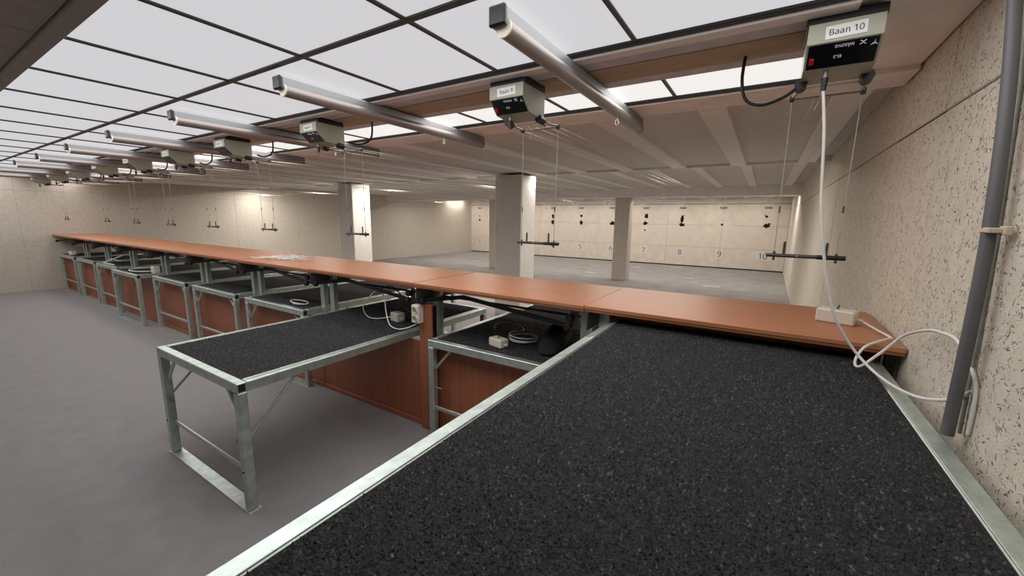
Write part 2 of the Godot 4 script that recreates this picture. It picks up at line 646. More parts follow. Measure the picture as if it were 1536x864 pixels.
func luminous_ceiling() -> void:
	var c := struct_node("ceiling_lights", "luminous ceiling of frosted diffuser panels in a dark grid")
	var pan_a := boxm(Vector3(0.585, 0.006, 0.535), 0.0)
	var pan_b := boxm(Vector3(0.585, 0.006, 0.51), 0.0)
	var pan_c := boxm(Vector3(0.585, 0.006, 0.31), 0.0)
	var gx := []
	for k in range(-2, 19):
		gx.append(11.069 - 0.6 * k)
	for g in gx:
		var x: float = g
		if x > 12.02:
			if x > 12.5:
				continue
			continue
		part("grid_bar", boxm(Vector3(0.016, 0.014, 1.10), 0.002), M.grid, c, Vector3(x, CEIL_Y + 0.001, 0.855))
		part("grid_bar", boxm(Vector3(0.016, 0.014, 0.33), 0.002), M.grid, c, Vector3(x, CEIL_Y + 0.001, -0.285))
	for k in range(-1, 20):
		var xc := 11.069 + 0.3 - 0.6 * k
		var x0 := maxf(xc - 0.2925, wall_x_left(1.0))
		var x1 := minf(xc + 0.2925, 11.985)
		if x1 - x0 < 0.05:
			continue
		for z in [[0.852, 1.40, M.panel], [0.318, 0.828, M.panel], [-0.44, -0.13, M.panel_near]]:
			var xe := minf(x1, 11.69) if z[0] < 0.0 else x1
			slab("diffuser_panel", Vector3(x0, CEIL_Y + 0.002, z[0]), Vector3(xe, CEIL_Y + 0.008, z[1]), z[2], c)
	slab("grid_runner", Vector3(-0.2, CEIL_Y - 0.007, 0.828), Vector3(11.995, CEIL_Y + 0.01, 0.852), M.grid, c, 0.002)
	slab("grid_runner", Vector3(-0.2, CEIL_Y - 0.009, 0.292), Vector3(11.995, CEIL_Y + 0.01, 0.320), M.grid_dark, c, 0.002)
	slab("grid_runner", Vector3(-0.2, CEIL_Y - 0.009, -0.475), Vector3(11.69, CEIL_Y + 0.01, -0.44), M.grid_dark, c, 0.002)
	# dark tile ceiling behind the shooters
	var t := struct_node("ceiling_tiles", "dull grey ceiling tiles behind the lit panels")
	slab("edge_profile", Vector3(-0.25, CEIL_Y - 0.022, 1.40), Vector3(11.995, CEIL_Y + 0.02, 1.455), M.tile, t, 0.003)
	for k in range(-1, 21):
		var x1: float = minf(11.069 + 0.6 - 0.6 * k - 0.003, 11.995)
		var x0: float = maxf(11.069 - 0.6 * k + 0.003, -0.2)
		if x1 - x0 < 0.05:
			continue
		for z in [[1.457, 2.05], [2.056, 2.65], [2.656, 3.3]]:
			slab("ceiling_tile", Vector3(x0, CEIL_Y - 0.012, z[0]), Vector3(x1, CEIL_Y + 0.01, z[1]), M.tile, t, 0.003)
	slab("tile_backing", Vector3(-0.25, CEIL_Y + 0.011, 1.42), Vector3(12.0, CEIL_Y + 0.02, 3.4), M.gap, t)
	# mounting beam between the two rows of panels
	var b := struct_node("trim_1", "grey painted mounting beam between the rows of light panels")
	slab("beam_board", Vector3(-0.15, SOFFIT_Y, -0.13), Vector3(11.70, 2.3, 0.292), M.soffit_paint, b, 0.003)
	slab("edge_strip", Vector3(-0.15, SOFFIT_Y - 0.009, 0.235), Vector3(11.70, SOFFIT_Y + 0.004, 0.292), M.alu_trim, b, 0.002)
	slab("wood_strip", Vector3(-0.15, SOFFIT_Y - 0.004, -0.04), Vector3(11.60, SOFFIT_Y, 0.135), M.batten, b, 0.001)
	var b2 := struct_node("trim_2", "beige painted board along the edge of the concrete bay")
	slab("beam_board", Vector3(-0.12, SOFFIT_Y - 0.008, -0.715), Vector3(12.0, 2.3, -0.476), M.beam_paint, b2, 0.003)
	var b3 := struct_node("trim_3", "beige soffit board beside the right hand wall")
	slab("soffit_board", Vector3(11.70, SOFFIT_Y + 0.012, -0.476), Vector3(12.0, 2.3, 0.292), M.beam_paint, b3, 0.003)


func range_ceiling() -> void:
	var c := struct_node("ceiling_range", "ribbed concrete and wood wool ceiling over the range")
	# first bay, low
	for k in 20:
		var xc := 11.83 - 0.625 * k
		if xc < 0.1:
			break
		slab("rib", Vector3(xc - 0.075, SOFFIT_Y, -3.45), Vector3(xc + 0.075, 2.3, -0.716), M.rib, c, 0.004)
		slab("infill_panel", Vector3(maxf(xc - 0.55, 0.0), SOFFIT_Y + 0.028, -3.44), Vector3(xc - 0.075, 2.29, -0.716), M.infill, c)
	slab("infill_panel", Vector3(11.905, SOFFIT_Y + 0.06, -3.44), Vector3(12.03, 2.29, -0.716), M.infill, c)
	slab("end_board", Vector3(-0.05, SOFFIT_Y + 0.001, -3.47), Vector3(12.05, 2.36, -3.45), M.rib, c)
	# second bay, higher
	for k in 20:
		var xc := 11.83 - 0.6 * k
		if xc < 0.1:
			break
		slab("rib", Vector3(xc - 0.065, 2.215, -7.9), Vector3(xc + 0.065, 2.34, -3.47), M.rib, c, 0.004)
		slab("infill_panel", Vector3(maxf(xc - 0.535, 0.0), 2.24, -7.9), Vector3(xc - 0.065, 2.34, -3.47), M.infill, c)
	slab("infill_panel", Vector3(11.895, 2.26, -7.9), Vector3(12.07, 2.34, -3.47), M.infill, c)
	# third bay
	for k in 20:
		var xc := 11.55 - 0.6 * k
		if xc < 0.2:
			break
		slab("rib", Vector3(xc - 0.06, 2.218, -12.6), Vector3(xc + 0.06, 2.34, -8.4), M.rib, c, 0.004)
		slab("infill_panel", Vector3(maxf(xc - 0.54, 0.0), 2.325, -12.6), Vector3(xc - 0.06, 2.355, -8.4), M.infill, c)
	slab("infill_panel", Vector3(11.61, 2.325, -12.6), Vector3(12.1, 2.355, -8.4), M.infill, c)
	var b := struct_node("trim_4", "cream painted cross beam halfway down the range")
	slab("beam_board", Vector3(0.13, 2.03, -8.42), Vector3(12.09, 2.36, -7.9), M.rib, b, 0.006)


func pillars() -> void:
	var spec := [
		[Vector3(8.28, 0, -3.41), Vector3(0.46, SOFFIT_Y, 0.42), "square grey speckled pillar standing in the middle of the range near the counter"],
		[Vector3(4.475, 0, -3.41), Vector3(0.43, SOFFIT_Y, 0.42), "square grey pillar near the wall at the lane one end"],
		[Vector3(8.52, 0, -8.15), Vector3(0.36, 2.03, 0.30), "slim cream pillar under the cross beam beside target six"],
		[Vector3(4.72, 0, -8.15), Vector3(0.36, 2.03, 0.30), "slim cream pillar half hidden behind the grey pillar"]]
	for i in 4:
		var s: Array = spec[i]
		var o := struct_node("pillar", s[2])
		o.position = s[0]
		var z: Vector3 = s[1]
		part("shaft", boxm(z, 0.008), M.pillar if i < 2 else M.wall_soft, o, Vector3(0, z.y * 0.5, 0))


func bullet_marks(wf: Node3D) -> void:
	rng.seed = 404
	var sets := {
		1: [[0.0, 0.08, 0.05, 0.10], [0.0, -0.08, 0.10, 0.13]],
		4: [[0.0, 0.10, 0.11, 0.18], [0.0, -0.12, 0.14, 0.22]],
		5: [[0.0, 0.13, 0.12, 0.12], [0.0, -0.12, 0.14, 0.18]],
		6: [[0.02, -0.12, 0.18, 0.16], [0.02, 0.14, 0.03, 0.03]],
		7: [[0.03, 0.14, 0.13, 0.2], [0.0, -0.10, 0.18, 0.14], [0.0, -0.34, 0.06, 0.08]],
		8: [[-0.01, 0.06, 0.10, 0.3], [0.0, -0.13, 0.2, 0.12], [0.06, 0.18, 0.04, 0.03]],
		9: [[0.0, -0.10, 0.08, 0.1], [0.02, 0.03, 0.02, 0.04]],
		10: [[-0.02, 0.16, 0.09, 0.08], [0.0, -0.12, 0.2, 0.16], [0.06, -0.06, 0.1, 0.06], [-0.06, 0.2, 0.04, 0.03]]}
	for k in sets:
		var x := lane_mark_x(k)
		for b in sets[k]:
			var st := begin()
			var n := 14
			var pts := []
			for i in n:
				var a := TAU * i / n
				var r := rng.randf_range(0.62, 1.15)
				pts.append(Vector3(cos(a) * b[2] * 0.5 * r, sin(a) * b[3] * 0.5 * r, 0.0035))
			for i in n:
				var p: Vector3 = pts[i]
				var q: Vector3 = pts[(i + 1) % n]
				tri(st, Vector3(0, 0, 0.0035), p, q, Vector3(0, 0, 1))
				quad(st, p, q, q - Vector3(0, 0, 0.006), p - Vector3(0, 0, 0.006), (p * Vector3(1, 1, 0)).normalized())
			part("bullet_worn_patch", st.commit(), M.scorched, wf, Vector3(x + b[0], 1.50 + b[1], FAR_Z))


func lane_mark_x(k: int) -> float:
	return 11.548 + (k - 10) * 1.198


# =================================================================== unseen lamps of the range bays, placed above the beams to light the walls
func range_lamps() -> void:
	for row in [[-3.62, 2.19, 1.05], [-8.75, 2.19, 2.0]]:
		for i in 5:
			var label := "unseen fluorescent batten behind the first concrete bay, lighting the left wall" if i >= 0 and row[0] > -5.0 else "unseen fluorescent batten behind the cream cross beam, lighting the far bay"
			batten(label, Vector3(row[2] + 2.3 * i, row[1], row[0]), 0.0, 66.0 if row[0] > -5.0 else 42.0)
	for k in 10:
		batten("unseen fluorescent batten between the ceiling ribs, placed to light the target wall", Vector3(11.25 - 1.2 * k, 2.30, -11.55), PI / 2, 24.0)


func batten(label: String, at: Vector3, turn: float, energy: float) -> void:
	var o := thing("unseen_batten", label, "lamp", at, "unseen fluorescent battens over the range")  # out of view, kind and place chosen to light the range
	o.rotation.y = turn
	var l := 1.56 if turn == 0.0 else 1.1
	part("housing", boxm(Vector3(l, 0.03, 0.06), 0.004), M.white_plastic, o)
	part("tube", tubem([Vector3(-l * 0.5 + 0.04, 0, 0), Vector3(l * 0.5 - 0.04, 0, 0)], 0.013, 10), M.tube_glow, o, Vector3(0, -0.031, 0))
	for s in [-1.0, 1.0]:
		part("socket", boxm(Vector3(0.03, 0.045, 0.035), 0.003), M.white_plastic, o, Vector3(s * (l * 0.5 - 0.025), -0.033, 0))
	area_light("unseen_batten_light", at + Vector3(0, -0.05, 0), Vector2(l - 0.08, 0.04) if turn == 0.0 else Vector2(0.04, l - 0.08), Color(1.0, 0.975, 0.94), energy)


# =================================================================== counter, posts, bulkhead
func counter_and_bulkhead() -> void:
	var places := ["at the far lane one end against the wall", "second from the lane one wall", "third from the lane one wall", "fourth from the lane one wall", "fifth from the lane one wall", "sixth from the lane one wall",
		"carrying the heap of white cord", "above the pulled out carpeted table", "above the short table with the coiled cable", "with the white switch box, beside the speckled wall"]
	for k in 10:
		var x0 := 1.2 * k + (0.0 if k > 0 else -0.085)
		var x1 := 1.2 * (k + 1) - (0.003 if k < 9 else 0.002)
		var y_off: float = [0.0, 0.0, 0.001, 0.0, 0.0, 0.001, -0.002, 0.002, 0.0, 0.002][k]
		var o := thing("counter_board", "orange brown plywood counter board " + places[k], "counter", Vector3(x0, 1.033 + y_off, 0), "plywood boards of the firing counter")
		var w := x1 - x0
		part("top_sheet", boxm(Vector3(w, 0.02, 0.68), 0.0025), M.counter, o, Vector3(w * 0.5, 0.016, -0.34))
		part("edge_strip", boxm(Vector3(w, 0.012, 0.676), 0.002), M.counter_edge, o, Vector3(w * 0.5, 0.0, -0.341))
	# galvanised posts, pairs at each lane joint
	for k in range(1, 10):
		var o := thing("counter_support", "pair of galvanised posts under the counter " + (["", "at the first joint from the lane one wall", "at the second joint from the lane one wall", "at the third joint from the lane one wall", "at the fourth joint from the lane one wall", "at the fifth joint from the lane one wall", "at the sixth joint from the lane one wall", "beside the pulled out carpeted table", "behind the wooden post with the socket", "beside the foremost carpeted table"][k]), "support", Vector3(1.2 * k, 0, -0.17), "galvanised counter supports")
		for s in ([-0.122, 0.015] if k != 9 else [-0.085, 0.02]):
			var st := begin()
			add_box(st, Vector3(0.03, 0.513, 0.0), Vector3(0.055, 1.026, 0.004))
			add_box(st, Vector3(0.0045, 0.513, -0.018), Vector3(0.004, 1.026, 0.036))
			add_box(st, Vector3(0.0555, 0.513, -0.018), Vector3(0.004, 1.026, 0.036))
			part("post", st.commit(), M.galv, o, Vector3(s, 0, 0))
		part("side_plate", boxm(Vector3(0.006, 0.09, 0.40), 0.001), M.steel_dark, o, Vector3(0.018, 0.978, -0.03))
		part("cross_tie", boxm(Vector3(0.2, 0.03, 0.004), 0.001), M.galv, o, Vector3(-0.02, 0.62, -0.04))
	# folding black support arm and sloping carpet shelf of each lane
	for k in range(0, 10):
		var x := 1.2 * k
		if k == 9:
			continue
		var o := thing("support_arm", "bent black steel arm with knobs under the counter " + ["at the lane one end", "at lane two", "at lane three", "at lane four", "at lane five", "at lane six", "under the heap of white cord", "over the pulled out table", "over the short table with coiled cable"][k], "bracket", Vector3(x, 0.94, -0.04), "black support arms under the counter")
		var bar := begin()
		var pts := [Vector3(0.045, 0.0, 0.0), Vector3(0.30, 0.035, -0.11), Vector3(1.09, -0.012, -0.012)]
		for i in 2:
			var a: Vector3 = pts[i]
			var b: Vector3 = pts[i + 1]
			var d := (b - a).normalized()
			var up := Vector3(0, 0.013, 0)
			var side := d.cross(Vector3.UP).normalized() * 0.004
			var q := [a - up - side, a - up + side, a + up + side, a + up - side, b - up - side, b - up + side, b + up + side, b + up - side]
			quad(bar, q[0], q[4], q[7], q[3], -side.normalized())
			quad(bar, q[1], q[5], q[6], q[2], side.normalized())
			quad(bar, q[3], q[7], q[6], q[2], Vector3.UP)
			quad(bar, q[0], q[4], q[5], q[1], Vector3.DOWN)
			quad(bar, q[0], q[1], q[2], q[3], -d)
			quad(bar, q[4], q[5], q[6], q[7], d)
		part("bar", bar.commit(), M.black_steel, o)
		var kn := lathe([Vector2(0, -0.016), Vector2(0.017, -0.016), Vector2(0.02, -0.012), Vector2(0.02, 0.012), Vector2(0.017, 0.016), Vector2(0, 0.016)], 14)
		part("knob", kn, M.black_plastic, o, Vector3(0.046, -0.006, 0.012), Vector3(PI / 2, 0, 0))
		part("knob", kn, M.black_plastic, o, Vector3(1.095, -0.018, 0.0), Vector3(PI / 2, 0, 0))
		part("knob", kn, M.black_plastic, o, Vector3(1.10, 0.03, -0.01), Vector3(PI / 2, 0, 0))
		part("mounting_plate", boxm(Vector3(0.04, 0.09, 0.006), 0.001), M.steel_dark, o, Vector3(1.12, 0.02, -0.03))
		var sh := prism_x([Vector2(-0.13, 0.01), Vector2(-0.13, 0.024), Vector2(-0.60, -0.10), Vector2(-0.60, -0.114)], 0.10, 1.06)
		part("sloping_shelf", sh, M.carpet, o)
	# bulkhead boards under the counter
	for k in 10:
		var x0 := 1.2 * k - (0.1 if k == 0 else 0.022)
		var x1 := 1.2 * (k + 1) - 0.03
		if k == 9:
			x1 = 11.99
		var o := thing("bulkhead_panel", "red brown plywood panel below the counter " + ["at the lane one wall", "second from the lane one wall", "third from the lane one wall", "fourth from the lane one wall", "fifth from the lane one wall", "sixth from the lane one wall", "seventh from the lane one wall", "under the pulled out carpeted table", "behind the short table with the coiled cable", "below the foremost carpeted table"][k], "panel", Vector3(x0, 0, -0.10 if k < 9 else -0.235), "plywood panels below the counter")
		part("sheet", boxm(Vector3(x1 - x0, 0.625, 0.016), 0.002), M.board, o, Vector3((x1 - x0) * 0.5, 0.3125, -0.008))
		if k != 8:
			part("bottom_batten", boxm(Vector3(x1 - x0, 0.035, 0.02), 0.002), M.board, o, Vector3((x1 - x0) * 0.5, 0.0175, 0.011))
		if k == 9:
			part("unseen_upper_board", boxm(Vector3(x1 - x0 - 0.07, 0.40, 0.016), 0.002), M.board, o, Vector3((x1 - x0) * 0.5 + 0.035, 0.826, -0.03))  # unseen board, placed to keep the gap under the counter dark
			part("end_post", boxm(Vector3(0.03, 1.02, 0.03), 0.002), M.black_steel, o, Vector3(x1 - x0 - 0.016, 0.51, 0.16))
	# wooden post with the socket
	var wp := thing("wooden_post", "short red brown wooden post carrying the white double socket", "post", Vector3(9.645, 0, -0.075))
	part("upright", boxm(Vector3(0.115, 0.912, 0.045), 0.003), M.board, wp, Vector3(0, 0.456, 0))
	part("steel_edge", boxm(Vector3(0.008, 0.90, 0.03), 0.001), M.black_steel, wp, Vector3(0.062, 0.45, -0.005))
	var so := thing("wall_socket", "white double power socket fixed to the wooden post", "socket", Vector3(9.60, 0.845, -0.0525))
	part("back_box", boxm(Vector3(0.07, 0.125, 0.05), 0.005), M.white_plastic, so, Vector3(0, 0, 0.025))
	for s in [-1.0, 1.0]:
		var rim := part("outlet", lathe([Vector2(0.0, 0.0), Vector2(0.019, 0.0), Vector2(0.0205, 0.006), Vector2(0.024, 0.006), Vector2(0.025, 0.0)], 18), M.white_plastic, so, Vector3(0, s * 0.029, 0.05), Vector3(PI / 2, 0, 0))
		part("recess", lathe([Vector2(0.0, 0.0015), Vector2(0.018, 0.0015), Vector2(0.018, 0.0)], 16), M.unit_body, rim)
		for q in [-1.0, 1.0]:
			part("pin_hole", lathe([Vector2(0.0, 0.003), Vector2(0.003, 0.003), Vector2(0.003, 0.0)], 8), M.ink, rim, Vector3(q * 0.0095, 0, 0))


# =================================================================== shooting tables
func make_table(label: String, at: Vector3, w: float, length: float, h: float, m: Material, detail: int, pile_step: float) -> Node3D:
	# at: front left corner on the floor; the table runs back along -z
	var o := thing("shooting_table", label, "table", at, "carpeted shooting tables" if detail < 9 else "")
	var t := 0.045
	var front := part("front_rail", boxm(Vector3(w, 0.05, t), 0.003), m, o, Vector3(w * 0.5, h - 0.025, -t * 0.5))
	for s in [-1.0, 1.0]:
		part("open_tube_end", boxm(Vector3(0.002, 0.036, 0.031), 0.0), M.ink, front, Vector3(s * (w * 0.5 + 0.0005), 0, 0))
	part("back_rail", boxm(Vector3(w, 0.05, t), 0.003), m, o, Vector3(w * 0.5, h - 0.025, -length + t * 0.5))
	for s in [0, 1]:
		var x := t * 0.5 if s == 0 else w - t * 0.5
		var rail := part("side_rail", boxm(Vector3(t, 0.05, length - 2 * t), 0.003), m, o, Vector3(x, h - 0.025, -length * 0.5))
		var out := -1.0 if s == 0 else 1.0
		part("rail_lip", boxm(Vector3(0.014, 0.004, length - 2 * t), 0.001), m, rail, Vector3(-out * 0.013, 0.027, 0))
		for z in [-0.0225, -length + 0.0225]:
			part("leg", boxm(Vector3(0.045, h - 0.05 - 0.006, 0.045), 0.004), m, o, Vector3(x, (h - 0.05) * 0.5 + 0.003, z))
			# plug and bolt heads
		part("height_pin", tubem([Vector3(0, 0, 0), Vector3(-out * 0.06, 0, 0)], 0.006, 8), M.alu, o, Vector3(x - out * 0.02, h * 0.52, -0.02))
		# diagonal brace in the plane of the front legs
		var xa := x - out * 0.02
		var st := begin()
		add_tube(st, [Vector3(xa, h - 0.20, -0.03), Vector3(xa - out * 0.135, h - 0.05, -0.03)], 0.011, 4)
		part("brace", st.commit(), m, o)
		if at.z < 0.5:
			continue
		var st2 := begin()
		add_tube(st2, [Vector3(x, h - 0.30, -0.045), Vector3(x, h - 0.05, -0.30)], 0.008, 4)
		part("brace", st2.commit(), m, o)
		part("bolt_head", lathe([Vector2(0, 0.004), Vector2(0.006, 0.003), Vector2(0.007, 0.0)], 8), M.ink, o, Vector3(x, h * 0.32, 0.0), Vector3(PI / 2, 0, 0))
	part("foot_plate", boxm(Vector3(w + 0.01, 0.006, 0.062), 0.001), m, o, Vector3(w * 0.5, 0.003, -0.026))
	part("foot_plate", boxm(Vector3(w + 0.01, 0.006, 0.062), 0.001), m, o, Vector3(w * 0.5, 0.003, -length + 0.026))
	part("cross_bar", boxm(Vector3(w - 2 * t, 0.025, 0.012), 0.002), m, o, Vector3(w * 0.5, h * 0.30, -0.03))
	part("top_board", boxm(Vector3(w - 2 * t, 0.018, length - 2 * t), 0.0), M.board, o, Vector3(w * 0.5, h - 0.022, -length * 0.5))
	var cw := w - 2 * t + 0.006
	var cl := length - 2 * t + 0.006
	part("carpet", boxm(Vector3(cw, 0.012, cl), 0.004), M.carpet, o, Vector3(w * 0.5, h - 0.007, -length * 0.5))
	if pile_step > 0.0:
		pile(o, Vector3(w * 0.5, h - 0.0015, -length * 0.5), cw - 0.016, cl - 0.016, pile_step)
	return o


func pile(parent: Node3D, c: Vector3, w: float, l: float, step: float) -> void:
	var st := begin()
	var r := 0.5
	var tip := Vector3(0.25, 1.0, 0.1)
	var base := []
	for i in 3:
		var a := TAU * i / 3.0
		base.append(Vector3(cos(a) * r, 0, sin(a) * r))
	for i in 3:
		var a: Vector3 = base[i]
		var b: Vector3 = base[(i + 1) % 3]
		tri(st, a, b, tip, ((a + b) * 0.5 + Vector3(0, 0.25, 0)).normalized())
	var mesh := st.commit()
	var nx := int(w / step)
	var nz := int(l / step)
	var mm := MultiMesh.new()
	mm.transform_format = MultiMesh.TRANSFORM_3D
	mm.use_colors = true
	mm.mesh = mesh
	mm.instance_count = nx * nz
	rng.seed = nx * 31 + nz
	var i := 0
	for ix in nx:
		for iz in nz:
			var p := Vector3((ix + rng.randf()) * step - w * 0.5, 0, (iz + rng.randf()) * step - l * 0.5)
			var hgt := rng.randf_range(0.003, 0.0075)
			var wid := step * rng.randf_range(0.6, 1.5)
			var b := Basis(Vector3.UP, rng.randf() * TAU) * Basis(Vector3.RIGHT, rng.randf_range(-0.6, 0.6))
			b = b.scaled_local(Vector3(wid, hgt, wid))
			mm.set_instance_transform(i, Transform3D(b, p))
			var v := rng.randf()
			var g := 0.009 + 0.018 * rng.randf()
			if v > 0.93:
				g = rng.randf_range(0.05, 0.10)
			elif v > 0.60:
				g = rng.randf_range(0.024, 0.05)
			var tint := rng.randf_range(-0.08, 0.10)
			mm.set_instance_color(i, Color(g * (1.0 + tint), g, g * (1.06 - tint * 0.5)))
			i += 1
	var o := MultiMeshInstance3D.new()
	o.name = "carpet_pile"
	o.multimesh = mm
	o.material_override = M.pile
	o.set_meta("kind", "stuff")
	parent.add_child(o, true)
	o.position = c


func tables() -> void:
	var far := ["against the lane one wall", "second from the lane one wall", "third from the lane one wall", "fourth from the lane one wall", "fifth from the lane one wall", "sixth from the lane one wall", "pushed in beside the pulled out one"]
	for k in 7:
		var z := 0.0
		if k == 3:
			z = 0.10
		elif k < 2:
			z = -0.02
		make_table("black carpeted steel table pushed under the counter, " + far[k], Vector3(1.2 * k + 0.078, 0, z), 0.995, 2.0, 0.69, M.galv, 1, 0.0)
	make_table("galvanised table with black carpet top pulled out from the counter", Vector3(8.485, 0, 1.042), 0.995, 2.04, 0.69, M.galv, 1, 0.008)
	make_table("low steel table with black carpet top holding a white box and coiled cable", Vector3(9.713, 0, -0.002), 0.995, 2.0, 0.69, M.galv, 1, 0.010)
	make_table("large raised table of black speckled carpet in a pale steel frame beside the wall", Vector3(10.91, 0, 2.0), 1.04, 2.18, 0.982, M.galv, 1, 0.0066)


# =================================================================== lamp rails across the ceiling
func lamp_rails() -> void:
	var where := ["between lanes nine and ten", "between lanes eight and nine", "between lanes seven and eight", "between lanes six and seven", "between lanes five and six", "between lanes four and five", "between lanes three and four", "between lanes two and three", "between lanes one and two"]
	for k in 9:
		var x := 10.80 - 1.2 * k
		var o := thing("lamp_rail", "aluminium lamp rail across the ceiling " + where[k], "lamp", Vector3(x, SOFFIT_Y - 0.001, 0), "unlit lamp rails across the ceiling")
		part("channel", boxm(Vector3(0.056, 0.054, 1.53), 0.004), M.alu, o, Vector3(0, -0.036, 0.025))
		part("end_cap", boxm(Vector3(0.06, 0.06, 0.016), 0.006), M.black_plastic, o, Vector3(0, -0.036, 0.798))
		part("end_cap", boxm(Vector3(0.058, 0.056, 0.012), 0.004), M.alu, o, Vector3(0, -0.036, -0.746))
		for z in [0.2, -0.05]:
			part("hanger", boxm(Vector3(0.03, 0.010, 0.03), 0.001), M.alu_dull, o, Vector3(0, -0.005, z))
		var tb := part("shade", tubem([Vector3(0, 0, -0.735), Vector3(0, 0, 0.778)], 0.027, 20), M.alu_dull, o, Vector3(0.012, -0.066, 0))
		part("end_disk", tubem([Vector3(0, 0, 0.778), Vector3(0, 0, 0.784)], 0.0275, 20), M.white_plastic, tb)
		part("end_disk", tubem([Vector3(0, 0, -0.741), Vector3(0, 0, -0.735)], 0.0275, 20), M.black_plastic, tb)
		if k < 3:
			var hook := curve([Vector3(0.012, -0.088, -0.30), Vector3(0.018, -0.108, -0.30), Vector3(0.024, -0.124, -0.30), Vector3(0.014, -0.132, -0.30), Vector3(0.006, -0.122, -0.30), Vector3(0.010, -0.106, -0.30)], 4)
			part("hook", tubem(hook, 0.0022, 6), M.cable_white, o)


# =================================================================== target transport units
func control_units() -> void:
	var xs := [11.675, 10.475, 8.93, 7.68, 6.56, 5.45, 4.28, 3.05, 1.9, 0.75]
	for i in 10:
		var lane := 10 - i
		var x: float = xs[i]
		unit(lane, x)
		carrier(lane, x)
		guide_wires(lane, x)


func unit(lane: int, x: float) -> void:
	var o := thing("transport_unit", "grey transport unit with black sloping face on the ceiling beam over lane " + NUM[lane], "control box", Vector3(x, 2.084, 0), "target transport units")
	var prof := [Vector2(0.25, 0.0), Vector2(0.25, -0.056), Vector2(0.19, -0.112), Vector2(0.06, -0.122), Vector2(0.045, -0.105), Vector2(0.045, 0.0)]
	part("housing", prism_x(prof, -0.09, 0.09), M.unit_body, o)
	part("mounting_plate", boxm(Vector3(0.19, 0.031, 0.19), 0.002), M.black_steel, o, Vector3(0, 0.0155, 0.145))
	# black sloping face
	var n := Vector3(0, -0.056, 0.06).cross(Vector3.ZERO)
	var a := Vector2(0.25, -0.056)
	var b := Vector2(0.19, -0.112)
	var e := (b - a).normalized()
	n = Vector3(0, e.x, -e.y).normalized()
	if n.z < 0.0:
		n = -n
	var mid := Vector3(0, (a.y + b.y) * 0.5, (a.x + b.x) * 0.5)
	var down := Vector3(0, e.y, e.x)
	var face := part("control_face", boxm(Vector3(0.168, 0.078, 0.003), 0.001), M.black_gloss, o)
	# face basis: z outwards along n, y pointing down the slope (the print is upside down), x to -x
	face.basis = Basis(-Vector3.RIGHT, down, n)
	face.position = mid + n * 0.001
	if lane >= 8:
		part("maker_name", text_mesh("HÄRING", 0.0085, true), M.print_white, face, Vector3(-0.004, -0.026, 0.002))
		var st := begin()
		for s in [-1.0, 1.0]:
			add_tube(st, [Vector3(-0.007, -s * 0.006, 0), Vector3(0.0, -s * 0.001, 0), Vector3(0.007, -s * 0.006, 0)], 0.0016, 4)
		part("maker_logo", st.commit(), M.print_white, face, Vector3(-0.047, -0.026, 0.0018))
		part("model_name", text_mesh("EL3", 0.009, true), M.print_white, face, Vector3(0.008, 0.006, 0.002))
		var st2 := begin()
		for q in 3:
			var ang := TAU * q / 3.0 + 0.5
			add_tube(st2, [Vector3.ZERO, Vector3(cos(ang) * 0.010, sin(ang) * 0.010, 0)], 0.0022, 4, 0.0005)
		part("emblem", st2.commit(), M.print_white, face, Vector3(-0.074, -0.018, 0.0018))
	part("power_switch", boxm(Vector3(0.012, 0.02, 0.006), 0.001), M.red_glow, face, Vector3(0.072, 0.012, 0.003))
	# paper label on the vertical face
	var lab := part("paper_label", boxm(Vector3(0.098, 0.036, 0.001), 0.0), M.paper, o, Vector3(0.002, -0.029, 0.2508), Vector3(0, 0, 0.03))
	part("label_text", text_mesh("Baan %d" % lane, 0.0165, false, 0.0006), M.ink, lab, Vector3(0, 0, 0.0008))
	# plug underneath
	var plug := part("plug", tubem([Vector3(-0.028, -0.110, 0.165), Vector3(-0.028, -0.135, 0.165)], 0.008, 10), M.alu, o)
	part("strain_relief", tubem([Vector3(-0.028, -0.135, 0.165), Vector3(-0.028, -0.172, 0.165)], 0.0105, 10, 0.007), M.black_plastic, plug)
	# pulleys and their bent rod frame
	for s in [-1.0, 1.0]:
		part("pulley", tubem([Vector3(s * 0.088, -0.124, 0.10), Vector3(s * 0.088, -0.128, 0.055)], 0.018, 12), M.black_plastic, o)
		part("pulley_arm", tubem(curve([Vector3(s * 0.085, -0.124, 0.06), Vector3(s * 0.095, -0.128, -0.02), Vector3(s * 0.105, -0.124, -0.085)], 4), 0.005, 8), M.alu, o)
		part("pulley_wheel", tubem([Vector3(s * 0.098, -0.128, -0.085), Vector3(s * 0.112, -0.128, -0.085)], 0.012, 12), M.steel_dark, o)
	part("frame_rod", tubem([Vector3(-0.1, -0.122, 0.02), Vector3(0.1, -0.122, 0.02)], 0.0045, 8), M.cable_white, o)
	part("frame_rod", tubem([Vector3(-0.106, -0.128, -0.09), Vector3(0.106, -0.128, -0.09)], 0.0035, 8), M.alu_dull, o)
	# black supply cable looping up to the beam
	var side := -1.0
	var pts := [Vector3(side * 0.085, -0.115, 0.07), Vector3(side * 0.13, -0.150, 0.06), Vector3(side * 0.20, -0.165, 0.04), Vector3(side * 0.255, -0.135, 0.02), Vector3(side * 0.275, -0.06, 0.01), Vector3(side * 0.272, 0.03, 0.0)]
	if lane < 10:
		pts = [Vector3(0.085, -0.09, 0.0), Vector3(0.15, -0.105, -0.02), Vector3(0.23, -0.095, -0.03), Vector3(0.28, -0.06, -0.03), Vector3(0.292, 0.03, -0.03)]
	if lane == 9:
		pts = [Vector3(0.03, -0.105, 0.05), Vector3(0.05, -0.12, 0.02), Vector3(0.04, -0.118, -0.06)]
	part("supply_cable", tubem(curve(pts, 6), 0.0062, 8), M.cable_black, o)
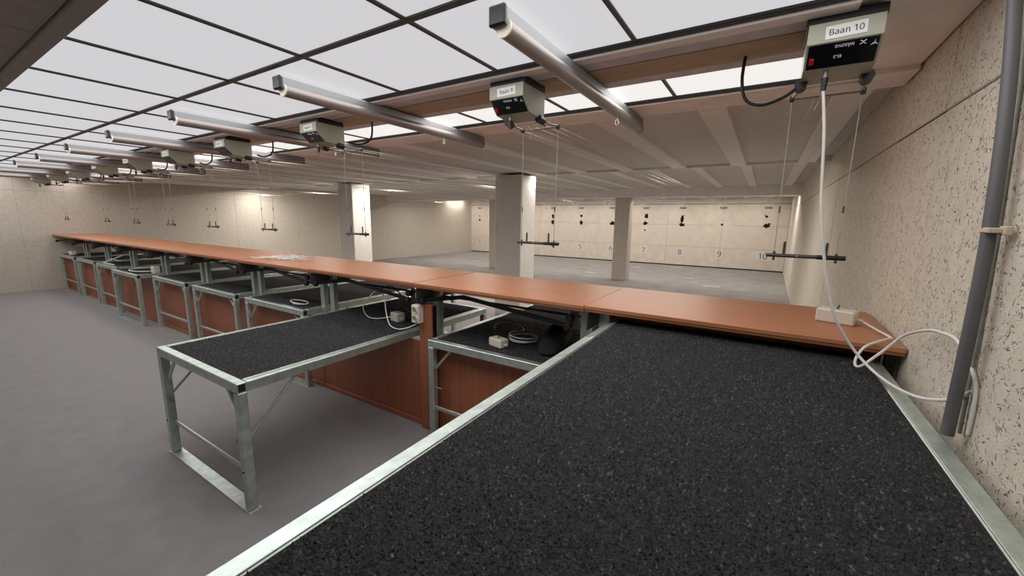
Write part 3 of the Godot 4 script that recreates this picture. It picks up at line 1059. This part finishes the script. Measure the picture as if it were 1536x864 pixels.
	# loose ends of cord
	var ends := curve([Vector3(-0.03, -0.124, 0.0), Vector3(-0.022, -0.15, -0.03), Vector3(-0.034, -0.185, -0.04)], 5)
	part("cord_end", tubem(ends, 0.0018, 5), M.cable_white, o)


func carrier(lane: int, x: float) -> void:
	var missing := lane in [2]
	if missing:
		return
	var z := -0.085
	var y := 1.357
	var o := thing("target_carrier", "dark steel carrier bar on two thin wires hanging over lane " + NUM[lane], "carrier", Vector3(x, y, z), "target carriers")
	for s in [-1.0, 1.0]:
		var wire := part("hanging_wire", tubem([Vector3(s * 0.1, 0.0, 0), Vector3(s * 0.104, 0.60, 0)], 0.0016, 6), M.wire, o)
		part("wire_crimp", tubem([Vector3(s * 0.1, 0.17, 0), Vector3(s * 0.1, 0.195, 0)], 0.0032, 6), M.steel_dark, wire)
		part("wire_nut", tubem([Vector3(s * 0.1, -0.02, 0), Vector3(s * 0.1, 0.016, 0)], 0.0045, 8), M.steel_dark, o)
		var sp := []
		for i in 61:
			var a := TAU * i / 10.0
			sp.append(Vector3(s * 0.068 + cos(a) * 0.0048, 0.008 + 0.045 * i / 60.0, sin(a) * 0.0048))
		part("spring_peg", tubem([Vector3(s * 0.068, 0.006, 0), Vector3(s * 0.068, 0.056, 0)], 0.0042, 8), M.steel_dark, o)
		part("spring", tubem(sp, 0.0012, 4), M.steel_dark, o)
	part("bar", tubem([Vector3(-0.128, 0, 0), Vector3(0.128, 0, 0)], 0.0075, 12), M.steel_dark, o)
	part("bar_sleeve", tubem([Vector3(0.04, 0, 0), Vector3(0.129, 0, 0)], 0.0088, 12), M.black_plastic, o)
	part("white_dot", boxm(Vector3(0.006, 0.004, 0.002), 0.0), M.cable_white, o, Vector3(-0.024, 0.001, 0.0075))


func guide_wires(lane: int, x: float) -> void:
	var o := thing("guide_wire", "thin steel guide wires running from the unit of lane %s to the targets" % NUM[lane], "wire", Vector3(x, 1.955, -0.09), "guide wires running downrange")
	var far_x := lane_mark_x(lane) - x
	for s in [-0.104, -0.03, 0.03, 0.104]:
		var dy := 0.0 if absf(s) > 0.05 else 0.012
		part("strand", tubem([Vector3(s, dy, 0), Vector3(far_x + s * 0.9, 0.06 + dy, -11.9)], 0.0016, 5), M.wire, o)
	var p := thing("end_pulley", "small bright end pulley under the ceiling above the target of lane " + NUM[lane], "pulley", Vector3(lane_mark_x(lane), 2.02, -12.0), "end pulleys above the targets")
	part("bracket", boxm(Vector3(0.22, 0.012, 0.03), 0.002), M.alu_dull, p, Vector3(0, 0.0, 0))
	part("stem", boxm(Vector3(0.02, 0.20, 0.02), 0.002), M.alu_dull, p, Vector3(0, 0.1, 0))
	for s in [-1.0, 1.0]:
		part("wheel", tubem([Vector3(s * 0.1 - 0.006, -0.016, 0), Vector3(s * 0.1 + 0.006, -0.016, 0)], 0.022, 12), M.white_plastic, p)


# =================================================================== things on the target wall
func far_wall_things() -> void:
	for lane in [1, 4, 5, 6, 7, 8, 9, 10]:
		var x := lane_mark_x(lane)
		var w := 0.20 if lane < 10 else 0.36
		var o := thing("number_sign", "white sign reading %s on the target wall" % NUM[lane], "sign", Vector3(x, 0.463, FAR_Z + 0.004), "lane number signs on the target wall")
		part("sheet", boxm(Vector3(w, 0.24, 0.003), 0.0), M.paper, o, Vector3(0, 0, 0.0))
		part("digits", text_mesh("%d" % lane, 0.175, false, 0.002), M.ink_blue, o, Vector3(0.0, 0, 0.0022))
		var c := thing("target_clip", "narrow grey clip strip above the target of lane " + NUM[lane], "clip", Vector3(x, 1.93, FAR_Z + 0.012), "clip strips above the targets")
		part("strip", boxm(Vector3(0.20, 0.05, 0.014), 0.002), M.galv_dull, c)
		for q in 4:
			part("clip_tooth", boxm(Vector3(0.02, 0.03, 0.012), 0.001), M.steel_dark, c, Vector3(-0.075 + 0.05 * q, -0.02, 0.012))
	var pb := thing("patch_sheet", "pale fresh patch board around the bullet hole above sign nine", "board", Vector3(lane_mark_x(9) + 0.06, 1.52, FAR_Z + 0.0025))
	part("sheet", boxm(Vector3(0.44, 0.46, 0.001), 0.0), M.backstop, pb)


# =================================================================== small things
func switch_box(called: String, label: String, at: Vector3, size: Vector3, turn: float) -> Node3D:
	var o := thing(called, label, "box", at, "white switch boxes")
	o.rotation.y = turn
	part("case", boxm(size, 0.006), M.white_plastic, o, Vector3(0, size.y * 0.5, 0))
	part("toggle", tubem([Vector3(0, size.y, 0), Vector3(0.004, size.y + 0.018, 0)], 0.003, 8), M.steel_dark, o)
	part("toggle_nut", tubem([Vector3(0, size.y, 0), Vector3(0, size.y + 0.005, 0)], 0.007, 6), M.alu, o)
	part("cable_gland", tubem([Vector3(size.x * 0.5 - 0.002, size.y * 0.4, 0), Vector3(size.x * 0.5 + 0.022, size.y * 0.4, 0)], 0.009, 10, 0.0055), M.white_plastic, o)
	return o


func ring(c: Vector3, rx: float, rz: float, turns: float, a0: float, lift: float) -> Array:
	var out := []
	var n := int(24 * turns)
	for i in n + 1:
		var a := a0 + TAU * turns * i / n
		out.append(c + Vector3(cos(a) * rx * (1.0 + 0.04 * sin(i * 0.7)), lift * (0.5 + 0.5 * sin(a * 0.5 + 0.4)) + 0.0008 * i / 2.0, sin(a) * rz))
	return out


func cable(label: String, pts: Array, r: float, m: Material, called := "cable") -> Node3D:
	var o := thing(called, label, "cable", pts[0])
	var loc := []
	for p in pts:
		loc.append(p - pts[0])
	part("lead", tubem(loc, r, 8), m, o)
	return o


func small_things() -> void:
	# pipe on the right wall
	var pipe := thing("conduit_pipe", "dark grey plastic conduit pipe climbing the speckled wall", "pipe", Vector3(11.962, 0.99, 0.54))
	part("tube", tubem(curve([Vector3(0, -0.005, 0.0), Vector3(0.002, 0.25, -0.004), Vector3(0.004, 0.488, -0.022), Vector3(0.004, 0.75, -0.065), Vector3(0.002, 1.0, -0.13), Vector3(0.0, 1.125, -0.17)], 6), 0.0128, 14), M.pipe, pipe)
	var clip := part("clip", boxm(Vector3(0.03, 0.012, 0.045), 0.002), M.clip, pipe, Vector3(0.006, 0.488, -0.012))
	part("clip_back", boxm(Vector3(0.012, 0.02, 0.03), 0.002), M.clip, clip, Vector3(0.014, 0, 0.018))
	var thin := cable("thin grey line standing in for the shadow beside the conduit pipe", [Vector3(11.994, 2.11, 0.345), Vector3(11.994, 1.8, 0.43), Vector3(11.994, 1.48, 0.475), Vector3(11.993, 1.2, 0.50), Vector3(11.99, 0.985, 0.515)], 0.0045, M.galv_dull, "pipe_shadow_line")  # grey tube laid where the pipe's shadow line falls on the wall
	thin.set_meta("category", "cable")
	# lane 10 switch box on the counter and its cables
	switch_box("switch_box", "white switch box with a small toggle on the counter end by the wall", Vector3(11.838, 1.061, -0.33), Vector3(0.135, 0.06, 0.08), -0.32)
	cable("white cable hanging from the ceiling unit past the counter to the wall", curve([Vector3(11.647, 1.91, 0.165), Vector3(11.665, 1.778, 0.165), Vector3(11.683, 1.564, 0.165), Vector3(11.707, 1.41, 0.16), Vector3(11.736, 1.275, 0.155), Vector3(11.774, 1.158, 0.15), Vector3(11.841, 1.054, 0.14), Vector3(11.90, 1.003, 0.22), Vector3(11.945, 1.009, 0.36), Vector3(11.977, 1.055, 0.48), Vector3(11.990, 1.10, 0.53)], 7), 0.0046, M.cable_white, "hanging_cable")
	cable("white cable looping from the switch box to the wall beside the pipe", curve([Vector3(11.915, 1.083, -0.335), Vector3(11.95, 1.075, -0.20), Vector3(11.972, 1.072, -0.09), Vector3(11.946, 1.075, -0.04), Vector3(11.878, 1.060, 0.05), Vector3(11.848, 1.019, 0.10), Vector3(11.856, 1.006, 0.13), Vector3(11.908, 1.06, 0.11), Vector3(11.95, 1.13, 0.13), Vector3(11.968, 1.178, 0.24), Vector3(11.976, 1.195, 0.33), Vector3(11.987, 1.19, 0.42), Vector3(11.992, 1.12, 0.535), Vector3(11.992, 1.0, 0.55)], 7), 0.0044, M.cable_white, "looped_cable")
	# lane 9: box, coils, bag
	switch_box("switch_box", "white switch box beside the coiled grey cable on the short table", Vector3(10.18, 0.691, -0.15), Vector3(0.115, 0.055, 0.07), -0.25)
	var coil := thing("cable_coil", "loose coil of white cable lying next to the switch box on black carpet", "cable", Vector3(10.255, 0.695, -0.33))
	part("loops", tubem(ring(Vector3.ZERO, 0.095, 0.085, 2.6, 0.0, 0.02), 0.0045, 7), M.cable_white, coil)
	var coil2 := thing("cable_coil", "single dark grey cable loop behind the switch box on black carpet", "cable", Vector3(10.06, 0.70, -0.46))
	part("loops", tubem(ring(Vector3.ZERO, 0.11, 0.09, 1.3, 1.0, 0.03), 0.0042, 7), M.pipe, coil2)
	var bag := thing("rest_bag", "dark grey soft rest bag slumped on the short table", "bag", Vector3(10.48, 0.69, -0.33))
	part("sack", bag_mesh(), M.bag, bag)
	# lane 8: box with two cables leading to the socket
	switch_box("switch_box", "white switch box with cables on the pulled out table, near the socket", Vector3(9.19, 0.691, -0.22), Vector3(0.105, 0.07, 0.07), -0.2)
	cable("white cable arching from the switch box up under the counter", curve([Vector3(9.13, 0.72, -0.20), Vector3(9.03, 0.70, -0.16), Vector3(8.95, 0.712, -0.13), Vector3(8.94, 0.79, -0.10), Vector3(9.02, 0.88, -0.10), Vector3(9.08, 0.93, -0.12), Vector3(9.15, 0.90, -0.13), Vector3(9.20, 0.80, -0.10), Vector3(9.28, 0.715, -0.06), Vector3(9.38, 0.70, -0.04), Vector3(9.50, 0.73, -0.02), Vector3(9.60, 0.775, -0.015)], 6), 0.0042, M.cable_white, "box_cable")
	cable("dark thin cable drooping behind the switch box", curve([Vector3(9.12, 0.95, -0.13), Vector3(9.22, 0.98, -0.14), Vector3(9.33, 0.93, -0.13), Vector3(9.40, 0.84, -0.12), Vector3(9.52, 0.80, -0.09)], 6), 0.004, M.cable_black, "box_cable")
	var roll := thing("tape_roll", "cream roll of tape at the back of the table with the coiled cable", "tape", Vector3(9.80, 0.6915, -1.02))
	part("roll", lathe([Vector2(0.02, 0.0), Vector2(0.045, 0.0), Vector2(0.05, 0.006), Vector2(0.05, 0.036), Vector2(0.045, 0.042), Vector2(0.02, 0.042), Vector2(0.02, 0.0)], 20), M.tape, roll)
	# far tables: cable ring and boxes
	var coil3 := thing("cable_coil", "white cable ring on the table fourth from the lane one wall", "cable", Vector3(4.25, 0.695, -0.10))
	part("loops", tubem(ring(Vector3.ZERO, 0.24, 0.14, 1.6, 0.4, 0.015), 0.007, 7), M.cable_white, coil3)
	switch_box("switch_box", "white switch box with the cable ring on the table fourth from the lane one wall", Vector3(4.62, 0.691, -0.12), Vector3(0.11, 0.09, 0.07), 0.0)
	switch_box("switch_box", "small white switch box on the table against the lane one wall", Vector3(0.55, 0.691, -0.12), Vector3(0.11, 0.07, 0.07), 0.2)
	var coil4 := thing("cable_coil", "white cable loop on the table beside the pulled out one", "cable", Vector3(8.02, 0.695, -0.12))
	part("loops", tubem(ring(Vector3.ZERO, 0.11, 0.05, 1.2, 0.4, 0.02), 0.005, 7), M.cable_white, coil4)
	var rod := thing("folding_frame", "small folded white wire frame on the table third from the lane one wall", "frame", Vector3(2.95, 0.70, -0.06))
	part("wire", tubem([Vector3(-0.25, 0.005, 0.0), Vector3(0.25, 0.14, -0.1)], 0.008, 6), M.cable_white, rod)
	part("wire", tubem([Vector3(-0.25, 0.005, 0.02), Vector3(0.3, 0.008, 0.02)], 0.008, 6), M.cable_white, rod)
	part("wire", tubem([Vector3(-0.15, 0.06, -0.05), Vector3(0.3, 0.06, -0.06)], 0.006, 6), M.cable_white, rod)
	cord_heap()


func bag_mesh() -> ArrayMesh:
	# a slumped wedge shaped sack
	var st := begin()
	var nu := 20
	var nv := 10
	var P := func(u: float, v: float) -> Vector3:
		var a := TAU * u
		var ph := (v - 0.5) * PI
		var c := Vector3(cos(a) * cos(ph), sin(ph), sin(a) * cos(ph))
		var s := Vector3(signf(c.x) * pow(absf(c.x), 0.7), signf(c.y) * pow(absf(c.y), 0.75), signf(c.z) * pow(absf(c.z), 0.7))
		var hgt := 0.045 + 0.03 * clampf(-s.z, -0.6, 1.0)
		return Vector3(s.x * (0.085 - 0.02 * s.z) + s.z * 0.03, maxf(0.0, (s.y + 1.0) * hgt), s.z * 0.20)
	for i in nu:
		for j in nv:
			var p := [P.call(float(i) / nu, float(j) / nv), P.call(float(i + 1) / nu, float(j) / nv), P.call(float(i + 1) / nu, float(j + 1) / nv), P.call(float(i) / nu, float(j + 1) / nv)]
			var c := Vector3(0, 0.05, 0)
			var n := []
			for q in p:
				n.append(((q as Vector3) - c).normalized())
			if p[0].distance_to(p[1]) > 1e-5:
				smooth_tri(st, [p[0], p[1], p[2]], [n[0], n[1], n[2]])
			if p[2].distance_to(p[3]) > 1e-5:
				smooth_tri(st, [p[0], p[2], p[3]], [n[0], n[2], n[3]])
	return st.commit()


func cord_heap() -> void:
	rng.seed = 91
	var o := thing("cord_heap", "flat tangled heap of thin white cord spread on the counter", "cord", Vector3(7.47, 1.0575, -0.34))
	var st := begin()
	for i in 90:
		var c := Vector3(clampf(rng.randfn(0.0, 0.17), -0.24, 0.40), 0, clampf(rng.randfn(0.0, 0.075), -0.2, 0.2))
		var pts := []
		var a := rng.randf() * TAU
		var l := rng.randf_range(0.05, 0.16)
		var hgt := (0.022 * exp(-c.x * c.x / 0.05)) * rng.randf()
		for q in 5:
			var t := q / 4.0 - 0.5
			pts.append(c + Vector3(cos(a + t * 1.3) * l * t * 1.6, 0.004 + hgt * (1.0 - 3.0 * t * t * rng.randf()), sin(a + t * 1.3) * l * t))
		for q in 5:
			pts[q].y = maxf(pts[q].y, 0.0035)
		add_tube(st, pts, 0.0032, 4)
	part("strands", st.commit(), M.cable_white, o).set_meta("kind", "stuff")
	for q in [[-0.10, 0.09, 0.02], [0.02, 0.085, -0.01], [-0.02, 0.05, 0.03], [0.10, 0.045, -0.02]]:
		part("upright_strand", tubem(curve([Vector3(q[0], 0.004, q[2]), Vector3(q[0] + 0.015, q[1] * 0.5, q[2]), Vector3(q[0] + 0.006, q[1], q[2] + 0.02)], 4), 0.002, 5), M.cable_white, o)
